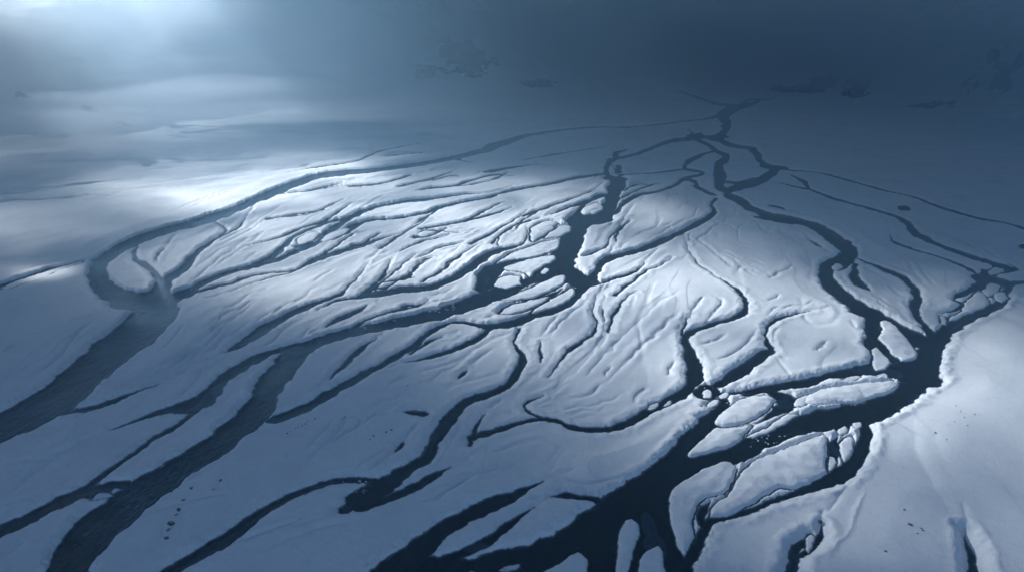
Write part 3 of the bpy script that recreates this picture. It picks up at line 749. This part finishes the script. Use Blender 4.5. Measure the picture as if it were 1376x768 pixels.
def rock_mesh(name, size, seed, sub=4, crag=.55):
    bm = bmesh.new(); bmesh.ops.create_icosphere(bm, subdivisions=sub, radius=1)
    co = np.array([v.co[:] for v in bm.verts])
    def n3(k, s): return pn(co[:, 0] * k + 7 * s, co[:, 1] * k + co[:, 2] * k * .83 + s, seed + s) + pn(co[:, 2] * k - s, co[:, 0] * k * .7 - co[:, 1] * k, seed + s + 9)
    disp = 1 + crag * (.5 * n3(1.3, 1) - .45 * np.abs(n3(2.7, 2)) + .25 * np.abs(n3(5.5, 3)) + .12 * n3(11, 4))
    for v, k in zip(bm.verts, disp):
        v.co = (v.co.x * k * size[0], v.co.y * k * size[1], v.co.z * k * size[2])
    me = bpy.data.meshes.new(name); bm.to_mesh(me); bm.free()
    me.materials.append(M_ROCK)
    o = bpy.data.objects.new(name, me); C.objects.link(o)
    return o


OUT = [  # photo spot of each outcrop and its size in metres
 (622, 78, (56, 26, 34), 'broad dark rock outcrop showing through the mist at the head of the valley'),
 (570, 97, (17, 10, 15), 'small dark crag just left of the broad outcrop in the mist'),
 (722, 113, (30, 14, 11), 'low dark rock band right of the broad outcrop at the foot of the slope'),
 (1068, 122, (34, 14, 16), 'ragged dark cliff at the foot of the slope right of the river head'),
 (1102, 116, (22, 14, 20), 'dark slanting crag right beside the ragged cliff'),
 (1150, 122, (20, 12, 26), 'steep dark rib of rock leaning right, on the right hand slope'),
 (1245, 143, (34, 12, 10), 'faint low rock band along the foot of the right hand slope'),
 (1340, 105, (40, 20, 38), 'tall dim crag high at the right edge in the blue mist'),
 (118, 146, (9, 5, 3), 'faint streak of bare rock on the misty slope at the left'),
 (30, 130, (10, 5, 3), 'thin bare rock streak nearest the left edge on the misty slope'),
 (165, 165, (8, 5, 3), 'small bare rock patch on the left slope above the blue hollow'),
 (315, 40, (16, 8, 7), 'faint rock patch high in the bright mist at the upper left'),
]
for k, (u, v, s, lab) in enumerate(OUT):
    p = on_hill(u, v)
    th = math.atan2(-p[0], p[1])
    n = 110
    a, b = np.meshgrid(np.linspace(-1.5, 1.5, n), np.linspace(-1.5, 1.5, n))
    depth = s[2] * 1.5 + 6
    lx, ly = a * s[0], b * depth
    gx, gy = p[0] + lx * math.cos(th) - ly * math.sin(th), p[1] + lx * math.sin(th) + ly * math.cos(th)
    nz = .9 * fbm(a * 1.6 + 9 * k, b * 1.6, 130 + k, 5) - .35 * np.abs(fbm(a * 4 + k, b * 2.2, 150 + k, 4))
    off = ((.75 if k < 6 else .22) - .75 * (a * a + b * b) + nz) * min(s[2] * .45, 9)
    off = off + np.where(off > 0, 1.2 * np.abs(fbm(gx / 4, gy / 7, 170 + k, 4)), 0)
    zz = hill(gx, gy) + np.clip(off, -3, 12)
    o = grid_mesh('rock_outcrop', lx, ly, zz - p[2], M_ROCK, keep=off > -1.0)
    o.location = p; o.rotation_euler = (0, 0, th)
    tag(o, lab, 'rock', 'rock outcrops in the mist')


# ------------------------------------------------------------------ boulders and stones on the snow
def ground_z(x, y):
    a, r = math.atan2(x, y), math.hypot(x, y)
    j = int(np.clip(np.searchsorted(AZ, a), 0, len(AZ) - 1)); i = int(np.clip(np.searchsorted(RHO, r), 0, len(RHO) - 1))
    return float(Z[i, j])


def stone(name, u, v, size, label, group, seed, crag=.5):
    x, y = at(u, v, 1.2)
    for _ in range(3):
        x, y = at(u, v, ground_z(x, y))
    o = rock_mesh(name, size, seed, 3, crag)
    o.location = (x, y, ground_z(x, y) + size[2] * .35); o.rotation_euler = (0, 0, seed * 1.7)
    tag(o, label, 'boulder' if name == 'boulder' else 'stone', group)


stone('boulder', 1215, 282, (3.6, 2.2, 2.0), 'lone dark boulder on the blue snow between the two thin right hand creeks', None, 301)
stone('boulder', 1374, 333, (2.4, 1.8, 1.5), 'dark boulder at the right edge below the upper thin creek', None, 302)
G1 = 'dark stones strung down the lower left bar'
for k, (u, v, s, lab) in enumerate([
  (257, 655, .55, 'uppermost flat dark stone of the string on the lower left bar'),
  (246, 671, .4, 'second dark stone from the top of the string on the lower left bar'),
  (240, 684, .6, 'middle dark stone of the string on the lower left bar'),
  (237, 691, .35, 'small stone between the middle and the largest one of the lower left string'),
  (230, 703, .95, 'largest dark stone in the string on the lower left bar'),
  (226, 711, .5, 'stone touching the largest one from below in the lower left string'),
  (223, 722, .65, 'lowest dark stone of the string on the lower left bar'),
  (296, 645, .5, 'single round stone apart to the right of the lower left string'),
  (287, 657, .3, 'faint pebble just below the single round stone on the lower left bar')]):
    stone('stone', u, v, (s * .75, s * 1.2, s * .45), lab, G1, 320 + k)
for k, (u, v, s) in enumerate([(386, 582, .3), (390, 579, .2), (397, 575, .22), (401, 573, .2), (406, 571, .3), (411, 569, .28), (414, 565, .2), (423, 562, .3), (460, 562, .25), (463, 560, .3), (502, 585, .3), (519, 580, .3), (526, 577, .3), (497, 590, .25), (548, 518, .25)]):
    stone('stone', u, v, (s, s * 1.2, s * .6), 'tiny dark stone scattered on the snow bar right of the large left river', 'tiny stones on the central bar', 340 + k)
for k, (u, v, s, lab) in enumerate([
  (1223, 704, .42, 'darkest stone in the middle of the right hand snow bank'),
  (1215, 684, .25, 'small stone just above the darkest stone on the right bank'),
  (1190, 740, .28, 'stone lowest down on the right hand snow bank'),
  (1257, 581, .3, 'stone highest up on the right hand snow bank near the river'),
  (1240, 712, .2, 'pebble right of the darkest stone on the right bank'),
  (1272, 590, .2, 'faint pebble right of the highest stone on the right bank')]):
    stone('stone', u, v, (s, s * 1.2, s * .7), lab, 'stones on the right bank', 370 + k)
for k, (u, v) in enumerate([(1285, 545), (1291, 552), (1296, 560), (1283, 566), (1300, 571), (1310, 556), (1233, 716), (1238, 709)]):
    stone('stone', u, v, (.17 + .05 * (k % 3), .22, .13), 'tiny dark stone scattered on the right hand snow bank', 'tiny stones on the right bank', 420 + k)
for k, (u, v, s, lab) in enumerate([(1102, 701, .55, 'dark rock at the top of the bare pool at the bottom right'), (498, 655, .5, 'dark rock in the corner of the river bend at the lower middle'),
                                    (776, 738, .4, 'small dark rock on the tip of the snow wedge at the bottom'), (942, 545, .35, 'dark lump of rock in the icy neck below the middle bar')]):
    stone('stone', u, v, (s, s, s * .8), lab, None, 390 + k)

# ------------------------------------------------------------------ small ice chunks; the first two clusters stand in for glints on the water
for n_, (u0, u1, v0, v1), lab in ((16, (1005, 1062, 584, 602), 'tiny ice chunk added as a glint on the dark river between the islets at the lower right'),
                                  (14, (568, 612, 407, 419), 'tiny ice chunk added as a glint on the pale riffle of the long middle river'),
                                  (16, (940, 992, 516, 552), 'tiny ice chunk packed in the neck below the middle bar'),
                                  (12, (452, 492, 644, 662), 'tiny ice chunk caught in the river corner at the lower middle')):
    for q in range(n_):
        for _ in range(30):
            x, y = at(random.uniform(u0, u1), random.uniform(v0, v1), 0)
            if ground_z(x, y) < -.2: break
        else: continue
        sz = random.uniform(.16, .5) * math.hypot(x, y) / 260
        bm = bmesh.new(); k = random.randint(5, 7)
        ang = sorted(random.uniform(0, 6.283) for _ in range(k))
        vs_ = [bm.verts.new((sz * random.uniform(.7, 1.3) * math.cos(t), sz * random.uniform(.5, .9) * math.sin(t), -.08)) for t in ang]
        f = bm.faces.new(vs_); ex = bmesh.ops.extrude_face_region(bm, geom=[f])
        for v in ex['geom']:
            if isinstance(v, bmesh.types.BMVert): v.co.z += .16 + random.uniform(0, .12); v.co.x *= .85; v.co.y *= .85
        bmesh.ops.recalc_face_normals(bm, faces=bm.faces[:])
        me = bpy.data.meshes.new('ice_chunk'); bm.to_mesh(me); bm.free(); me.materials.append(M_ICE)
        o = bpy.data.objects.new('ice_chunk', me); C.objects.link(o); o.location = (x, y, 0)
        tag(o, lab, 'ice chunk', lab.replace('tiny ice chunk', 'ice chunks'))

# ------------------------------------------------------------------ cloud layer that lets the sun through in patches
ALT = 420.0


def sun_gap(gx, gy):
    """how open the cloud is above the place whose shadow falls at gx, gy"""
    o = np.full(gx.shape, .006)
    wob = 22 * fbm(gx / 90, gy / 90, 93, 3)
    for (cx, cy, rx, ry, rot, amp) in GAPS:
        c, s = math.cos(R(rot)), math.sin(R(rot))
        px, py = gx - cx + wob, gy - cy - wob * .6
        q = ((px * c + py * s) / rx) ** 2 + ((-px * s + py * c) / ry) ** 2
        o = o + amp * np.exp(-q ** 1.4)
    o = o * np.clip(1 + .55 * fbm(gx / 75, gy / 75, 97, 4), .25, 1.5)
    return np.clip(o, 0, 1)


GAPS = [(-225, 592, 92, 84, 30, 2.6), (-40, 440, 128, 112, 0, .8), (-70, 335, 75, 55, 0, .3), (66, 292, 82, 84, 0, .58), (150, 185, 90, 100, 0, .31), (80, 215, 40, 45, 0, .15), (-490, 930, 290, 260, 0, .62), (200, 262, 60, 70, 0, .14), (-300, 640, 150, 170, 0, .06), (-290, 420, 40, 34, 0, .2), (*at(58, 367), 22, 6, -22, 1.2)]  # gaps in the unseen cloud, placed and sized to light chosen ground and fog
cg = np.arange(-1500, 1601, 14.0); cgy = np.arange(-420, 2501, 14.0)
gx, gy = np.meshgrid(cg, cgy)
dens = 1 - sun_gap(gx, gy)
cxx, cyy = gx + SD[0] * ALT, gy + SD[1] * ALT


def cloud_material():
    m, nt, out = mat('cloud')
    at_ = N(nt, 'Attribute'); at_.attribute_name = 'thickness'
    tr = N(nt, 'BsdfTransparent'); df = N(nt, 'BsdfDiffuse'); df.inputs[0].default_value = (.32, .36, .42, 1)
    mx = N(nt, 'MixShader'); nt.links.new(at_.outputs['Fac'], mx.inputs[0]); nt.links.new(tr.outputs[0], mx.inputs[1]); nt.links.new(df.outputs[0], mx.inputs[2])
    nt.links.new(mx.outputs[0], out.inputs[0])
    return m


cm = cloud_material()
lump = 30 * fbm(gx / 120, gy / 120, 95, 4)
cz = ALT + lump
thick = 15 + 45 * dens                                   # underside, then back over the top: thicker where the cloud is denser
fold = lambda a, b: np.vstack([a, b[::-1]])
cloud = grid_mesh('cloud_layer', fold(cxx, cxx + SD[0] * thick), fold(cyy, cyy + SD[1] * thick), fold(cz, cz + thick), cm)
attr = cloud.data.attributes.new('thickness', 'FLOAT', 'POINT')
attr.data.foreach_set('value', fold(1 - np.sqrt(1 - dens), 1 - np.sqrt(1 - dens)).astype(np.float32).ravel())
cloud['kind'] = 'stuff'

# ------------------------------------------------------------------ haze
bm = bmesh.new(); bmesh.ops.create_cube(bm, size=1)
for v in bm.verts:
    v.co = (v.co.x * 5400, v.co.y * 3200 + 1150, v.co.z * (HTOP + 20 + 10) + (HTOP + 20 - 10) / 2)
me = bpy.data.meshes.new('haze'); bm.to_mesh(me); bm.free()
m, nt, out = mat('haze')
pv = N(nt, 'VolumePrincipled'); pv.inputs['Color'].default_value = (.43, .73, 1, 1)
pv.inputs['Density'].default_value = .00060; pv.inputs['Anisotropy'].default_value = .7
nt.links.new(pv.outputs[0], out.inputs['Volume'])
me.materials.append(m)
haze = bpy.data.objects.new('haze', me); C.objects.link(haze); haze['kind'] = 'stuff'

# ------------------------------------------------------------------ mist lying on the slopes and the head of the plain
def mist(u, v, dist, size, dens, seed, col=(.58, .79, 1, 1)):
    dr = ray(u, v); dr = dr / np.linalg.norm(dr)
    p = np.array([0, 0, H]) + dr * dist
    bm = bmesh.new(); bmesh.ops.create_icosphere(bm, subdivisions=5, radius=1)
    co = np.array([w_.co[:] for w_ in bm.verts])
    n3 = fbm(co[:, 0] * 1.3 + seed, co[:, 1] * 1.3 + co[:, 2] * .9, seed, 4) + .6 * fbm(co[:, 2] * 1.7, co[:, 0] * 1.4 - co[:, 1] + seed, seed + 7, 3)
    k = 1 + .34 * n3
    for w_, q in zip(bm.verts, k): w_.co = (w_.co.x * q * size[0], w_.co.y * q * size[1], w_.co.z * q * size[2])
    me = bpy.data.meshes.new('mist_bank'); bm.to_mesh(me); bm.free()
    m, nt, out = mat('mist')
    pv = N(nt, 'VolumePrincipled'); pv.inputs['Color'].default_value = col
    pv.inputs['Density'].default_value = dens; pv.inputs['Anisotropy'].default_value = .55
    nt.links.new(pv.outputs[0], out.inputs['Volume']); me.materials.append(m)
    o = bpy.data.objects.new('mist_bank', me); C.objects.link(o)
    o.location = p; o.rotation_euler = (0, 0, math.atan2(-p[0], p[1])); o['kind'] = 'stuff'
    return o


mist(90, 30, 960, (300, 110, 75), .0060, 401, (.86, .94, 1, 1))  # left banks get a paler colour to brighten the sunlit mist
mist(200, 150, 770, (240, 70, 24), .0060, 441, (.84, .92, 1, 1))
mist(-20, 180, 740, (130, 50, 18), .0045, 447, (.8, .9, 1, 1))
mist(430, 130, 950, (200, 70, 24), .0050, 453, (.78, .89, 1, 1))
mist(250, 110, 880, (190, 80, 34), .0028, 407, (.84, .92, 1, 1))
mist(390, 40, 1100, (230, 120, 80), .0040, 411, (.74, .87, 1, 1))
mist(540, 128, 1080, (210, 70, 26), .0022, 415)
mist(800, 50, 1190, (230, 110, 70), .0050, 419)
mist(1010, 70, 1240, (230, 120, 70), .0050, 423)
mist(1280, 60, 1010, (230, 110, 62), .0045, 427)
mist(1330, 120, 860, (150, 70, 40), .0030, 461)
mist(-160, 180, 640, (110, 70, 22), .0020, 431)

# ------------------------------------------------------------------ light
w = bpy.data.worlds.new('World'); sc.world = w; w.use_nodes = True
nt = w.node_tree; bg = nt.nodes['Background']
sky = nt.nodes.new('ShaderNodeTexSky'); sky.sky_type = 'NISHITA'; sky.sun_disc = False
sky.ozone_density = 2.9; sky.dust_density = .2; sky.sun_elevation = SUN_EL; sky.sun_rotation = SUN_AZ % (2 * math.pi)
nt.links.new(sky.outputs[0], bg.inputs[0]); bg.inputs[1].default_value = .06
ld = bpy.data.lights.new('sun', 'SUN'); ld.energy = 5.0; ld.angle = R(.6); ld.color = (.95, .98, 1)
lo = bpy.data.objects.new('sun', ld); C.objects.link(lo)
from mathutils import Vector
sv = Vector((math.sin(SUN_AZ) * math.cos(SUN_EL), math.cos(SUN_AZ) * math.cos(SUN_EL), math.sin(SUN_EL)))
lo.rotation_euler = sv.to_track_quat('Z', 'Y').to_euler(); lo.location = (0, 0, 900)

# ------------------------------------------------------------------ camera and picture
cd = bpy.data.cameras.new('camera'); cam = bpy.data.objects.new('camera', cd); C.objects.link(cam)
cam.location = (0, 0, H); cam.rotation_euler = (math.pi / 2 - PITCH, 0, 0)
cd.sensor_width = 36; cd.angle = R(70); cd.clip_start = .5; cd.clip_end = 12000
sc.camera = cam
vs = sc.view_settings
vs.view_transform = 'Standard'; vs.look = 'None'; vs.exposure = 1.2; vs.gamma = 1
vs.use_curve_mapping = False
cy = sc.cycles
cy.max_bounces = 6; cy.diffuse_bounces = 3; cy.glossy_bounces = 2; cy.transparent_max_bounces = 12; cy.volume_bounces = 1
cy.use_denoising = True
